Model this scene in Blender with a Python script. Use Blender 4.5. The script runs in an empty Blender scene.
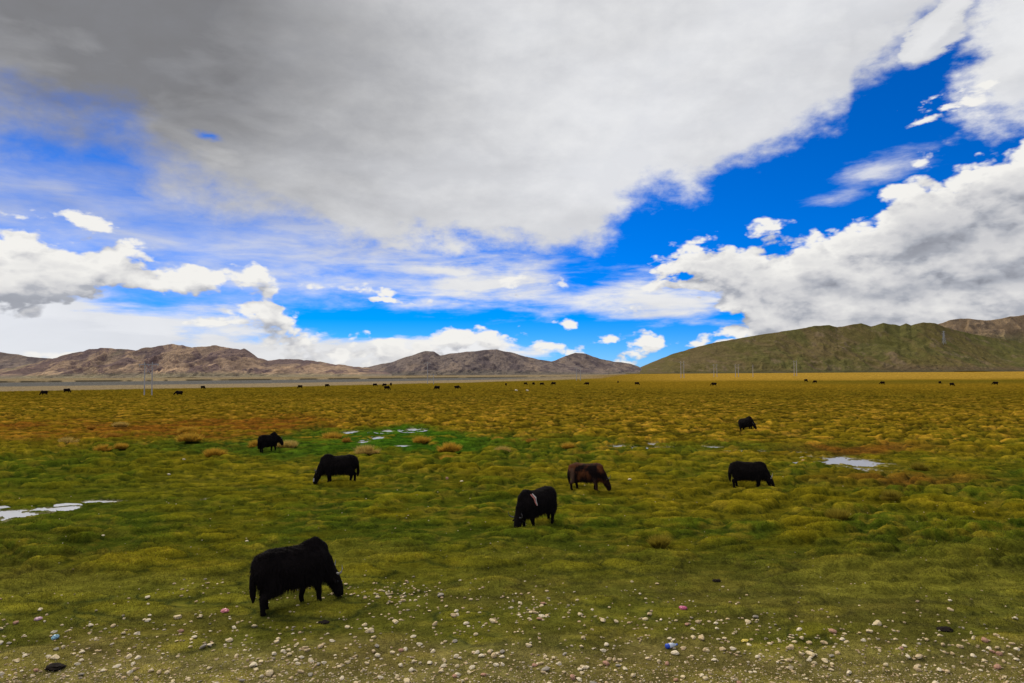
import bpy, bmesh, math, random
import numpy as np
from mathutils import Vector, Matrix
random.seed(7); rng = np.random.default_rng(7)
S = bpy.context.scene
R = math.radians

# ------------------------------------------------------------------ camera
W, H, F = 1024, 683, 683.0
CAMZ = 5.0
HOR = 373.5                       # horizon height in the middle of the photograph
ROLL = 0.0062                     # the photograph leans a little
cam_d = bpy.data.cameras.new('camera'); cam = bpy.data.objects.new('camera', cam_d)
S.collection.objects.link(cam); S.camera = cam
cam_d.sensor_width = 36; cam_d.lens = 36 * F / W
cam_d.clip_end = 60000; cam_d.clip_start = 0.1
PITCH = math.atan((HOR - H/2) / F)
cam.location = (0, 0, CAMZ)
cam.matrix_world = (Matrix.Translation((0, 0, CAMZ)) @ Matrix.Rotation(R(90) + PITCH, 4, 'X')
                    @ Matrix.Rotation(-ROLL, 4, 'Z'))
CM = cam.matrix_world.to_3x3()
def ray(px, py):
    return (CM @ Vector(((px - W/2)/F, -(py - H/2)/F, -1))).normalized()

# ------------------------------------------------------------------ light
SUN_EL, SUN_AZ = R(40), R(-32)     # azimuth measured from straight ahead (+y), minus = left
sd = Vector((math.sin(SUN_AZ)*math.cos(SUN_EL), math.cos(SUN_AZ)*math.cos(SUN_EL), math.sin(SUN_EL)))
sl = bpy.data.lights.new('sun', 'SUN'); so = bpy.data.objects.new('sun', sl); S.collection.objects.link(so)
sl.energy = 1.9; sl.angle = R(14); sl.color = (1.0, 0.93, 0.82)
so.rotation_euler = sd.to_track_quat('Z', 'Y').to_euler(); so.location = (0, 0, 60)

S.view_settings.view_transform = 'Standard'; S.view_settings.look = 'None'
S.view_settings.exposure = 0; S.view_settings.gamma = 1; S.view_settings.use_curve_mapping = False

# ------------------------------------------------------------------ node helper
class NT:
    def __init__(s, tree): s.t = tree; s.n = tree.nodes; s.l = tree.links
    def new(s, kind, **kw):
        n = s.n.new(kind)
        for k, v in kw.items(): setattr(n, k, v)
        return n
    def put(s, sock, v):
        if isinstance(v, bpy.types.NodeSocket): s.l.new(v, sock)
        elif v is not None: sock.default_value = v
    def math(s, op, a, b=None, c=None, clamp=False):
        n = s.new('ShaderNodeMath', operation=op, use_clamp=clamp)
        s.put(n.inputs[0], a); s.put(n.inputs[1], b); s.put(n.inputs[2], c)
        return n.outputs[0]
    def vmath(s, op, a, b=None):
        n = s.new('ShaderNodeVectorMath', operation=op)
        s.put(n.inputs[0], a); s.put(n.inputs[1], b)
        return n.outputs['Value'] if op in ('LENGTH', 'DOT_PRODUCT', 'DISTANCE') else n.outputs[0]
    def noise(s, vec, scale, detail=6, rough=.55, dist=0, lac=2.0):
        n = s.new('ShaderNodeTexNoise'); s.put(n.inputs['Vector'], vec)
        s.put(n.inputs['Scale'], scale); n.inputs['Detail'].default_value = detail
        n.inputs['Roughness'].default_value = rough; n.inputs['Distortion'].default_value = dist
        n.inputs['Lacunarity'].default_value = lac
        return n.outputs['Fac']
    def ramp(s, v, a, b, c=0., d=1., smooth=True):
        n = s.new('ShaderNodeMapRange', interpolation_type='SMOOTHSTEP' if smooth else 'LINEAR')
        s.put(n.inputs[0], v); s.put(n.inputs[1], a); s.put(n.inputs[2], b); s.put(n.inputs[3], c); s.put(n.inputs[4], d)
        return n.outputs[0]
    def mix(s, f, a, b, mode='MIX'):
        n = s.new('ShaderNodeMix', data_type='RGBA', blend_type=mode)
        s.put(n.inputs[0], f)
        for sock, v in ((n.inputs[6], a), (n.inputs[7], b)):
            if isinstance(v, tuple) and len(v) == 3: v = (*v, 1)
            s.put(sock, v)
        return n.outputs[2]

# ------------------------------------------------------------------ sky: blue air with clouds, laid out by compass bearing and elevation (degrees)
def azel(px, py):
    d = ray(px, py)
    return math.degrees(math.atan2(d.x, d.y)), math.degrees(math.asin(d.z))

def build_cloud_group():
    g = bpy.data.node_groups.new('cloud_field', 'ShaderNodeTree')
    g.interface.new_socket('Dir', in_out='INPUT', socket_type='NodeSocketVector')
    g.interface.new_socket('Stratus', in_out='OUTPUT', socket_type='NodeSocketFloat')
    g.interface.new_socket('Cumulus', in_out='OUTPUT', socket_type='NodeSocketFloat')
    N = NT(g)
    gi = N.new('NodeGroupInput'); go = N.new('NodeGroupOutput')
    d = N.vmath('NORMALIZE', gi.outputs[0])
    sp = N.new('ShaderNodeSeparateXYZ'); N.put(sp.inputs[0], d)
    az = N.math('MULTIPLY', N.math('ARCTAN2', sp.outputs[0], sp.outputs[1]), 57.2958)
    el = N.math('MULTIPLY', N.math('ARCSINE', sp.outputs[2]), 57.2958)
    def stretched(k):
        m = N.new('ShaderNodeMapping'); m.inputs['Scale'].default_value = (1, 1, k); N.put(m.inputs[0], d); return m.outputs[0]
    s17, s45, s30 = stretched(1.7), stretched(5.0), stretched(2.6)
    big = N.noise(s17, 3.6, 10, .56, .25)
    mid = N.noise(s17, 10.0, 10, .58, .15)
    fine = N.noise(s17, 30.0, 8, .6, .1)
    flat = N.noise(s45, 7.0, 9, .58, .25)
    def puffs(scale, det):
        # rounded heads: distance to scattered points, with the points themselves pushed about by noise
        wn = N.new('ShaderNodeTexNoise'); N.put(wn.inputs['Vector'], s17); wn.inputs['Scale'].default_value = scale*.9; wn.inputs['Detail'].default_value = 5
        wv = N.new('ShaderNodeVectorMath', operation='MULTIPLY_ADD'); N.put(wv.inputs[0], wn.outputs['Color']); wv.inputs[1].default_value = (.9/scale,)*3; N.put(wv.inputs[2], s17)
        v = N.new('ShaderNodeTexVoronoi', feature='F1'); N.put(v.inputs['Vector'], wv.outputs[0]); v.inputs['Scale'].default_value = scale
        v.inputs['Detail'].default_value = det; v.inputs['Roughness'].default_value = .55
        return N.math('SUBTRACT', .55, v.outputs['Distance'])
    pf = N.math('ADD', puffs(13, 2.5), N.math('MULTIPLY', puffs(38, 2), .45))
    # warp the bearings so that no bank keeps a ruled outline
    wn = N.new('ShaderNodeTexNoise'); N.put(wn.inputs['Vector'], s30); wn.inputs['Scale'].default_value = 8; wn.inputs['Detail'].default_value = 7; wn.inputs['Roughness'].default_value = .6
    wv = N.vmath('SUBTRACT', wn.outputs['Color'], (.5, .5, .5))
    ws = N.new('ShaderNodeSeparateXYZ'); N.put(ws.inputs[0], wv)
    waz = N.math('MULTIPLY_ADD', N.math('MULTIPLY', ws.outputs[0], 8.0), N.ramp(el, 0, 12, .35, 1), az)
    low = N.ramp(el, 0, 14, .3, 1)
    wel = N.math('MULTIPLY_ADD', N.math('MULTIPLY', ws.outputs[1], 3.6), low, el)
    cb = N.new('ShaderNodeCombineXYZ'); N.put(cb.inputs[0], waz); N.put(cb.inputs[1], wel)
    ae = cb.outputs[0]
    def curve(points):
        n = N.new('ShaderNodeFloatCurve')
        c = n.mapping.curves[0]
        pts = sorted(((a + 60)/120, e/45) for a, e in points)
        c.points[0].location = (0, pts[0][1]); c.points[1].location = (1, pts[-1][1])
        for x, y in pts: c.points.new(min(max(x, .001), .999), min(max(y, 0), 1))
        for p in c.points: p.handle_type = 'AUTO_CLAMPED'
        n.mapping.update()
        N.put(n.inputs['Value'], N.math('DIVIDE', N.math('ADD', az, 60), 120))
        return N.math('MULTIPLY', n.outputs[0], 45)
    def ell(px, py, rx, ry, rot=0):
        a, e = azel(px, py)
        k = math.cos(R(a))**1.5
        m = N.new('ShaderNodeMapping', vector_type='TEXTURE')
        m.inputs['Location'].default_value = (a, e, 0)
        m.inputs['Rotation'].default_value = (0, 0, R(rot))
        m.inputs['Scale'].default_value = (rx*57.3/F*k, ry*57.3/F*k, 1)
        N.put(m.inputs[0], ae)
        return N.math('SUBTRACT', 1, N.vmath('LENGTH', m.outputs[0]))
    def smax(a, b, k=.25):
        return N.math('SMOOTH_MAX', a, b, k)
    def dev(n, k): return N.math('MULTIPLY', N.math('SUBTRACT', n, .5), k)
    # --- the great grey sheet: everything above an edge line, crisp on the right and melting away on the left
    edge = curve([azel(*p) for p in [(-300,150),(-100,150),(0,165),(60,178),(110,184),(135,205),(160,232),(200,255),(250,268),(330,270),
        (400,262),(470,254),(520,254),(560,262),(590,258),(625,236),(655,206),(700,196),(740,182),(775,164),(805,144),(845,124),(858,92),(905,66),(940,30)]] + [(37,40),(44,45)])
    s = N.math('DIVIDE', N.math('SUBTRACT', wel, edge), N.ramp(az, -30, -6, 7, 4.2))
    s = N.math('MINIMUM', s, 2.2)
    hole = ell(220, 139, 34, 13, -5)
    s = N.math('SUBTRACT', s, N.math('MULTIPLY', N.math('MAXIMUM', hole, 0), 1.5))
    s2 = smax(ell(1045, 45, 95, 110, 0), ell(935, 25, 60, 26, 35), .2)
    s2 = N.math('MULTIPLY', s2, 1.9)
    s = N.math('MAXIMUM', s, s2)
    s = N.math('ADD', s, dev(big, 1.5)); s = N.math('ADD', s, dev(mid, 1.5)); s = N.math('ADD', s, dev(fine, .7))
    v = smax(ell(300, 250, 250, 46, 0), ell(50, 205, 190, 50, 0)); v = smax(v, ell(480, 285, 120, 24, 0)); v = smax(v, ell(640, 300, 150, 22, 0)); v = smax(v, ell(330, 225, 240, 55, 8)); v = smax(v, ell(510, 280, 60, 20, 4)); v = smax(v, ell(600, 300, 95, 13, 2)); v = smax(v, ell(420, 303, 95, 10, -2)); v = smax(v, ell(455, 268, 75, 12, -4)); v = N.math('ADD', v, N.math('MULTIPLY', N.math('MAXIMUM', smax(ell(10, 325, 340, 70, 0), ell(400, 348, 280, 26, 0)), 0), 1.6)); v = smax(v, ell(880, 170, 50, 14, 15))
    v = N.math('ADD', N.math('MULTIPLY', v, .75), dev(flat, 2.6)); v = N.math('ADD', v, dev(mid, .8))
    v = N.math('MINIMUM', N.math('ADD', N.math('MULTIPLY', v, N.ramp(el, 7, 13, .75, .5)), .10), N.ramp(el, 7, 12, 1.1, N.ramp(az, -34, -18, .72, .5)))
    s = N.math('MAXIMUM', s, v)
    lowbank = smax(ell(-20, 330, 370, 62, 0), ell(330, 354, 240, 22, 0), .1)
    lowbank = N.math('ADD', N.math('MULTIPLY', lowbank, 2.3), N.math('ADD', dev(flat, 3.6), dev(mid, 1.2)))
    s = N.math('MAXIMUM', s, N.math('MINIMUM', lowbank, .95))
    N.put(go.inputs[0], s)
    # --- cumulus banks
    top_r = curve([azel(*p) for p in [(560,352),(600,340),(612,330),(632,274),(655,244),(700,226),(760,220),(800,212),(835,200),(862,196),(884,178),(925,152),(965,138),(1000,124),(1060,98),(1200,90)]])
    c1 = N.math('DIVIDE', N.math('SUBTRACT', top_r, wel), 2.6)
    c1 = N.math('MINIMUM', N.math('MULTIPLY', c1, 1.4), 2.2)
    top_l = curve([azel(*p) for p in [(-300,210),(-100,215),(0,222),(45,226),(80,230),(120,234),(160,244),(200,252),(245,260),(290,264),(330,268),(380,276),(430,290),(470,345),(560,345)]])
    c2 = N.math('DIVIDE', N.math('SUBTRACT', top_l, wel), 2.4)
    c2 = N.math('MINIMUM', N.math('MULTIPLY', c2, 1.5), 1.8)
    bot_l = curve([azel(*p) for p in [(-300,318),(0,316),(100,314),(200,306),(300,300),(380,296),(420,300),(560,345)]])
    c2 = N.math('MINIMUM', c2, N.math('MULTIPLY_ADD', N.math('SUBTRACT', wel, bot_l), .75, .1))
    bot_r = curve([azel(*p) for p in [(-300,318),(600,318),(640,320),(700,328),(740,338),(790,354),(850,372),(1200,375)]])
    c1 = N.math('MINIMUM', c1, N.math('MULTIPLY_ADD', N.math('SUBTRACT', wel, bot_r), .9, .1))
    c = N.math('MAXIMUM', c1, c2)
    for p in [(672,318,90,24,0), (692,278,30,11,0), (700,297,50,11,0),
              (600,300,110,28,0), (420,316,110,14,0), (632,266,30,12,0), (560,335,120,14,0)]:
        c = N.math('SUBTRACT', c, N.math('MULTIPLY', N.math('MAXIMUM', ell(*p), 0), 2.3))
    b = None
    for p in [(60,222,70,15,-14), (958,106,46,12,-5), (932,119,40,14,5), (985,90,40,12,20),
              (268,312,56,24,8), (300,343,62,27,0), (390,354,110,26,0), (480,337,84,26,3), (548,348,44,13,0), (565,324,26,11,0),
              (605,341,34,20,0), (628,353,34,22,0), (655,343,32,15,0), (690,347,54,14,0),
              (515,279,26,11,4), (385,299,36,5,-2), (90,356,190,12,0), (225,322,60,7,0),
              (740,334,60,15,0), (575,354,34,14,0), (720,346,50,14,0), (860,338,80,14,0), (340,350,44,18,0), (340,350,40,16,0), (655,262,40,14,8), (700,300,40,9,0)]:
        e = ell(*p); b = e if b is None else smax(b, e, .12)
    b = N.math('MULTIPLY', b, 1.55)
    c = smax(c, b, .15)
    scat = smax(ell(470, 288, 230, 34, 2), ell(640, 300, 120, 26, 0)); c = N.math('MAXIMUM', c, N.math('MULTIPLY_ADD', scat, .6, -.22))
    n = N.math('ADD', N.math('MULTIPLY', pf, 1.5), dev(mid, 1.15))
    n = N.math('ADD', n, dev(flat, .9)); n = N.math('ADD', n, dev(fine, .4))
    c = N.math('ADD', N.math('ADD', c, n), .24)
    N.put(go.inputs[1], c)
    return g

def build_world():
    w = bpy.data.worlds.new('World'); S.world = w; w.use_nodes = True
    w.node_tree.nodes.clear(); N = NT(w.node_tree)
    out = N.new('ShaderNodeOutputWorld')
    tc = N.new('ShaderNodeTexCoord'); d = tc.outputs['Generated']
    sky = N.new('ShaderNodeTexSky', sky_type='NISHITA'); sky.sun_disc = False
    sky.sun_elevation = SUN_EL; sky.sun_rotation = SUN_AZ
    sky.altitude = 4500; sky.air_density = 1.3; sky.dust_density = 0.0; sky.ozone_density = 6.0
    hs = N.new('ShaderNodeHueSaturation'); hs.inputs['Saturation'].default_value = 1.6; hs.inputs['Hue'].default_value = .49
    N.put(hs.inputs['Color'], sky.outputs[0])
    skyc = N.mix(1.0, hs.outputs[0], (0.35, 0.58, 1.0), 'MULTIPLY')
    cg = build_cloud_group()
    def field(vec):
        g = N.new('ShaderNodeGroup'); g.node_tree = cg; N.put(g.inputs[0], vec); return g.outputs[0], g.outputs[1]
    s0, c0 = field(d)
    s1, c1 = field(N.vmath('ADD', d, (-.008, 0, .024)))       # a look towards the light for the shading of the billows
    sp = N.new('ShaderNodeSeparateXYZ'); N.put(sp.inputs[0], d)
    el = N.math('MULTIPLY', N.math('ARCSINE', sp.outputs[2]), 57.2958)
    az = N.math('MULTIPLY', N.math('ARCTAN2', sp.outputs[0], sp.outputs[1]), 57.2958)
    m = N.new('ShaderNodeMapping'); m.inputs['Scale'].default_value = (1, 1, 2.6); N.put(m.inputs[0], d)
    soft = N.noise(m.outputs[0], 3.0, 6, .5, .5); soft2 = N.noise(m.outputs[0], 9.0, 8, .55, .3)
    waz = N.math('MULTIPLY_ADD', N.math('SUBTRACT', soft, .5), 14, az); wel = N.math('MULTIPLY_ADD', N.math('SUBTRACT', soft2, .5), 5, el)
    cb = N.new('ShaderNodeCombineXYZ'); N.put(cb.inputs[0], waz); N.put(cb.inputs[1], wel)
    def blob(px, py, rx, ry, rot=0):
        a, e = azel(px, py); m = N.new('ShaderNodeMapping', vector_type='TEXTURE')
        m.inputs['Location'].default_value = (a, e, 0); m.inputs['Rotation'].default_value = (0, 0, R(rot))
        m.inputs['Scale'].default_value = (rx*57.3/F, ry*57.3/F, 1); N.put(m.inputs[0], cb.outputs[0])
        return N.ramp(N.vmath('LENGTH', m.outputs[0]), 0, 1, 1, 0)
    def mx(*a):
        r = a[0]
        for q in a[1:]: r = N.math('MAXIMUM', r, q)
        return r
    # stratus colour: dark where the sheet is thick overhead on the left, pale towards its edge
    thick = mx(blob(70, -20, 560, 280, -6), N.math('MULTIPLY', blob(520, 20, 300, 150, 0), .22))
    thick = N.math('ADD', thick, N.math('MULTIPLY', N.math('SUBTRACT', soft, .5), .6))
    thick = N.math('ADD', thick, N.math('MULTIPLY', N.math('SUBTRACT', soft2, .5), .22))
    thick = N.ramp(thick, -.05, .85, 0, 1, False)
    sc = N.mix(thick, (.84, .85, .88), (.21, .21, .22))
    sh = N.math('SUBTRACT', s0, s1)
    sc = N.mix(N.ramp(sh, -.45, .5, 0, 1, False), N.mix(.14, sc, (.34, .36, .42)), N.mix(N.math('MULTIPLY', N.math('SUBTRACT', 1, thick), .5), sc, (.90, .90, .90)))
    soft_side = N.ramp(az, -30, -4, 1, 0)
    sa = N.ramp(s0, N.math('MULTIPLY_ADD', soft_side, -.45, -.02), N.math('MULTIPLY_ADD', soft_side, .45, .68))
    # cumulus colour
    lit = N.math('SUBTRACT', c0, c1)
    depth = N.ramp(c0, .15, 1.7, 0, 1, False)
    base = mx(N.math('MULTIPLY', blob(985, 225, 150, 50, 8), .95), N.math('MULTIPLY', blob(940, 284, 230, 22, -2), 1.0), N.math('MULTIPLY', blob(740, 268, 120, 20, 2), .45),
              N.math('MULTIPLY', blob(60, 300, 300, 30, -2), .30), N.math('MULTIPLY', blob(860, 322, 200, 10, 0), .5), N.math('MULTIPLY', blob(400, 350, 110, 18, 0), .45))
    base = N.math('ADD', base, N.math('MULTIPLY', N.math('SUBTRACT', soft2, .5), .5))
    calm = N.ramp(c0, .5, 1.9, 1, .45)
    li = N.math('ADD', N.math('MULTIPLY', N.ramp(lit, -.8, .9, -.38, .40, False), calm), N.math('ADD', .68, N.math('MULTIPLY', N.math('SUBTRACT', soft2, .5), .55)))
    li = N.math('SUBTRACT', li, N.math('MULTIPLY', N.math('MAXIMUM', base, 0), .34))
    li = N.math('SUBTRACT', li, N.math('MULTIPLY', depth, .06))
    cr = N.new('ShaderNodeValToRGB'); N.put(cr.inputs[0], li)
    e = cr.color_ramp.elements
    e[0].position = 0; e[0].color = (.29, .305, .355, 1); e[1].position = .95; e[1].color = (1.0, .985, .95, 1)
    x = e.new(.28); x.color = (.46, .48, .535, 1); x = e.new(.55); x.color = (.70, .70, .72, 1)
    ca = N.ramp(c0, -.02, .50)
    bg_sky = N.new('ShaderNodeBackground'); N.put(bg_sky.inputs[0], skyc); bg_sky.inputs[1].default_value = 0.12
    bg_s = N.new('ShaderNodeBackground'); N.put(bg_s.inputs[0], sc); bg_s.inputs[1].default_value = .97
    bg_c = N.new('ShaderNodeBackground'); N.put(bg_c.inputs[0], cr.outputs[0]); bg_c.inputs[1].default_value = .9
    m1 = N.new('ShaderNodeMixShader'); N.put(m1.inputs[0], sa); N.l.new(bg_sky.outputs[0], m1.inputs[1]); N.l.new(bg_s.outputs[0], m1.inputs[2])
    m2 = N.new('ShaderNodeMixShader'); N.put(m2.inputs[0], ca); N.l.new(m1.outputs[0], m2.inputs[1]); N.l.new(bg_c.outputs[0], m2.inputs[2])
    N.l.new(m2.outputs[0], out.inputs[0])
    w.cycles.sampling_method = 'MANUAL'; w.cycles.sample_map_resolution = 512
build_world()

# ------------------------------------------------------------------ numpy noise
def _hash(ix, iy, seed):
    h = (ix.astype(np.int64)*374761393 + iy.astype(np.int64)*668265263 + seed*1442695041) & 0xffffffff
    h = ((h ^ (h >> 13)) * 1274126177) & 0xffffffff
    h = ((h ^ (h >> 16)) * 2246822519) & 0xffffffff
    return ((h ^ (h >> 15)) & 0xffffff) / float(0xffffff)
def vn(x, y, seed=0):
    ix = np.floor(x); iy = np.floor(y); fx = x-ix; fy = y-iy
    fx = fx*fx*fx*(fx*(fx*6-15)+10); fy = fy*fy*fy*(fy*(fy*6-15)+10)
    a = _hash(ix, iy, seed); b = _hash(ix+1, iy, seed); c = _hash(ix, iy+1, seed); d = _hash(ix+1, iy+1, seed)
    return (a*(1-fx)+b*fx)*(1-fy) + (c*(1-fx)+d*fx)*fy
def fbm(x, y, o=4, seed=0, r=.5):
    s = 0; a = 1; t = 0
    for i in range(o):
        s = s + a*vn(x, y, seed+i*17); t += a; a *= r
        x, y = x*1.93+y*.55+3.1, y*1.93-x*.55+7.7      # turned every octave, so that no grid shows
    return s/t
def sstep(a, b, v):
    t = np.clip((v-a)/(b-a), 0, 1); return t*t*(3-2*t)
def mixc(c, col, m):
    return c*(1-m[:, None]) + np.array(col)[None, :]*m[:, None]

# ------------------------------------------------------------------ helpers
def link(o): S.collection.objects.link(o); return o
def tag(o, label=None, cat=None, group=None, kind=None):
    if label: o['label'] = label
    if cat: o['category'] = cat
    if group: o['group'] = group
    if kind: o['kind'] = kind
    return o
def np_mesh(name, V, Fa, smooth=True, col=None):
    m = bpy.data.meshes.new(name)
    V = np.asarray(V, dtype=np.float32); Fa = np.asarray(Fa, dtype=np.int32)
    k = Fa.shape[1]
    m.vertices.add(len(V)); m.vertices.foreach_set('co', V.ravel())
    m.loops.add(Fa.size); m.loops.foreach_set('vertex_index', Fa.ravel())
    m.polygons.add(len(Fa)); m.polygons.foreach_set('loop_start', np.arange(0, Fa.size, k, dtype=np.int32))
    m.polygons.foreach_set('use_smooth', np.full(len(Fa), smooth))
    if col is not None: set_col(m, col)
    m.update(); m.validate(); return m
def set_col(m, col, name='Col'):
    a = m.color_attributes.new(name, 'FLOAT_COLOR', 'POINT')
    c = np.ones((len(m.vertices), 4), dtype=np.float32); c[:, :3] = col
    a.data.foreach_set('color', c.ravel())
def obj(name, m, mat=None, parent=None):
    o = link(bpy.data.objects.new(name, m))
    if mat and not m.materials: m.materials.append(mat)
    if parent: o.parent = parent
    return o
def empty(name, loc=(0, 0, 0), rz=0):
    o = link(bpy.data.objects.new(name, None)); o.location = loc; o.rotation_euler = (0, 0, rz); o.empty_display_size = .3; return o

def mat_basic(name, col, rough=.8, spec=.3, var=.25, scale=8, bump=0, metallic=0):
    m = bpy.data.materials.new(name); m.use_nodes = True; N = NT(m.node_tree); p = N.n['Principled BSDF']
    tc = N.new('ShaderNodeTexCoord'); n = N.noise(tc.outputs['Object'], scale, 5, .6)
    f = N.ramp(n, .3, .7, 1-var, 1+var, False)
    N.put(p.inputs['Base Color'], _scale(N, col, f))
    p.inputs['Roughness'].default_value = rough; p.inputs['Specular IOR Level'].default_value = spec; p.inputs['Metallic'].default_value = metallic
    if bump:
        b = N.new('ShaderNodeBump'); b.inputs['Strength'].default_value = bump; b.inputs['Distance'].default_value = .02; N.put(b.inputs['Height'], n)
        N.l.new(b.outputs[0], p.inputs['Normal'])
    return m
def _scale(N, col, f):
    n = N.new('ShaderNodeVectorMath', operation='SCALE')
    N.put(n.inputs[0], tuple(col) if not isinstance(col, bpy.types.NodeSocket) else col); N.put(n.inputs['Scale'], f)
    return n.outputs[0]
def mat_attr(name, rough=.9, spec=.15, noises=(), bump=None, translucent=0):
    """colour from the mesh's own colour attribute, broken up by noise in object space"""
    m = bpy.data.materials.new(name); m.use_nodes = True; N = NT(m.node_tree); p = N.n['Principled BSDF']
    at = N.new('ShaderNodeAttribute', attribute_name='Col'); tc = N.new('ShaderNodeTexCoord')
    c = at.outputs['Color']
    for sc, lo, hi, det in noises:
        c = _scale(N, c, N.ramp(N.noise(tc.outputs['Object'], sc, det, .6), .3, .7, lo, hi, False))
    N.put(p.inputs['Base Color'], c); p.inputs['Roughness'].default_value = rough; p.inputs['Specular IOR Level'].default_value = spec
    if bump:
        b = N.new('ShaderNodeBump'); b.inputs['Strength'].default_value = bump[1]; b.inputs['Distance'].default_value = bump[2]
        N.put(b.inputs['Height'], N.noise(tc.outputs['Object'], bump[0], 6, .65)); N.l.new(b.outputs[0], p.inputs['Normal'])
    if translucent:
        t = N.new('ShaderNodeBsdfTranslucent'); N.put(t.inputs[0], c)
        mx = N.new('ShaderNodeMixShader'); mx.inputs[0].default_value = translucent
        N.l.new(p.outputs[0], mx.inputs[1]); N.l.new(t.outputs[0], mx.inputs[2]); N.l.new(mx.outputs[0], N.n['Material Output'].inputs[0])
    return m

# ------------------------------------------------------------------ ground shape and cover
def plain(x, y):
    """the smooth lie of the land: a flat plain, rising towards the road the picture was taken from"""
    return .72*(1-sstep(6, 27, y)) + 0*x
def to_px(x, y):
    """where a point of the plain lies in the survey sketch (used only to read off the ground cover)"""
    yy = np.maximum(y, .5)
    px = 512 + F*x/yy
    return px, HOR + F*CAMZ/yy - (px-512)*ROLL
def place(px, py, z=None):
    """the point of the ground under a spot of the photograph"""
    d = ray(px, py); o = Vector((0, 0, CAMZ)); zz = 0.
    for _ in range(12):
        p = o + d*((zz-CAMZ)/d.z); zz = float(ground_z(np.array([p.x]), np.array([p.y]))[0])
    p = o + d*((zz-CAMZ)/d.z); return Vector((p.x, p.y, zz))

POOLS = [  # px, py, half width px, half height px
    (858, 464, 27, 6.0), (832, 459, 10, 1.6), (14, 516, 36, 6.0), (52, 510, 24, 2.6), (100, 502, 24, 1.2), (150, 494, 16, .9),
    (378, 438, 6, 1.3), (413, 430, 7, 1.1), (404, 446, 9, 1.0), (366, 442, 6, 1.2), (640, 448, 20, 1.2), (712, 447, 9, 1.0), (655, 444, 6, .9),
    (745, 451, 14, .8), (800, 453, 9, .7), (620, 446, 10, 1.2), (388, 431, 6, 1.0), (205, 500, 5, 1.2), (352, 432, 8, 1.0)]
def pool_list():
    L = []
    for px, py, a, b in POOLS:
        d = ray(px, py); k = -CAMZ/d.z; x, y = d.x*k, d.y*k
        d2 = ray(px, py+b); y2 = d2.y*(-CAMZ/d2.z); d3 = ray(px, py-b); y3 = d3.y*(-CAMZ/d3.z)
        L.append((x, (y2+y3)/2, a*y/F, max((y3-y2)/2, .25)))
    return L
PL = pool_list()
def pool_field(x, y):
    """1 in the middle of a pool, 0 at its edge, falling away outside"""
    f = np.full(np.shape(x), -9.)
    n = (fbm(x/.7, y/.9, 5, 91, .6)-.5)*2.3
    for cx, cy, a, b in PL:
        m = (np.abs(x-cx) < 4*a+3) & (np.abs(y-cy) < 4*b+3)
        if not m.any(): continue
        q = 1 - np.sqrt(((x[m]-cx)/a)**2 + ((y[m]-cy)/b)**2)
        f[m] = np.maximum(f[m], q + n[m])
    return f
def mounds(x, y, sx, sy, seed, keep=.75):
    """separate low turf mounds: one per cell of a jittered grid, each with its own size, height and steep rim"""
    u = x/sx; v = y/sy; iu = np.floor(u); iv = np.floor(v); best = np.zeros(u.shape)
    for du in (-1, 0, 1):
        for dv in (-1, 0, 1):
            cu = iu+du; cv = iv+dv
            r1 = _hash(cu, cv, seed); r2 = _hash(cu, cv, seed+1); r3 = _hash(cu, cv, seed+2); r4 = _hash(cu, cv, seed+3)
            rad = .22+.36*r3
            d = np.hypot(u-(cu+.15+.7*r1), (v-(cv+.15+.7*r2))*(.8+.5*r4))/rad
            best = np.maximum(best, np.where(r4 < keep, sstep(1.0, .42, d)*(.5+.5*r3), 0))
    return best
def hummocks(x, y):
    wx = x + .9*(fbm(x/1.1, y/1.1, 3, 5)-.5); wy = y + .7*(fbm(x/1.1+9, y/.9, 3, 6)-.5)
    h = mounds(wx, wy, 2.2, 1.05, 300); h = np.maximum(h, .7*mounds(wx+3.3, wy+1.7, 1.1, .75, 340, .5))
    h2 = sstep(.48, .78, fbm(x/.5, y/.32, 3, 23))
    region = fbm(x/14, y/14, 2, 31)
    return h, h2, region
def ground_parts(x, y):
    x = np.asarray(x, float); y = np.asarray(y, float)
    h, h2, rg = hummocks(x, y)
    amp = (.15 + .18*sstep(.3, .62, rg)) * (.25*sstep(7.5, 11, y) + .75*sstep(11, 20, y)) * (.3 + .7*sstep(700, 120, np.hypot(x, y)))
    z = plain(x, y) + amp*h + .035*h2*(.5+sstep(10, 20, y)) + .22*(fbm(x/11, y/9, 3, 41)-.5)*sstep(8, 25, y) + .05*(fbm(x/1.0, y/1.0, 3, 51)-.5)
    pf = pool_field(x, y)
    near = sstep(-1.0, -.1, pf)
    z = z*(1-near) + near*(plain(x, y)+.035) - .15*sstep(-.02, .25, pf)
    return z, h, h2, pf
def ground_z(x, y): return ground_parts(x, y)[0]

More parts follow.
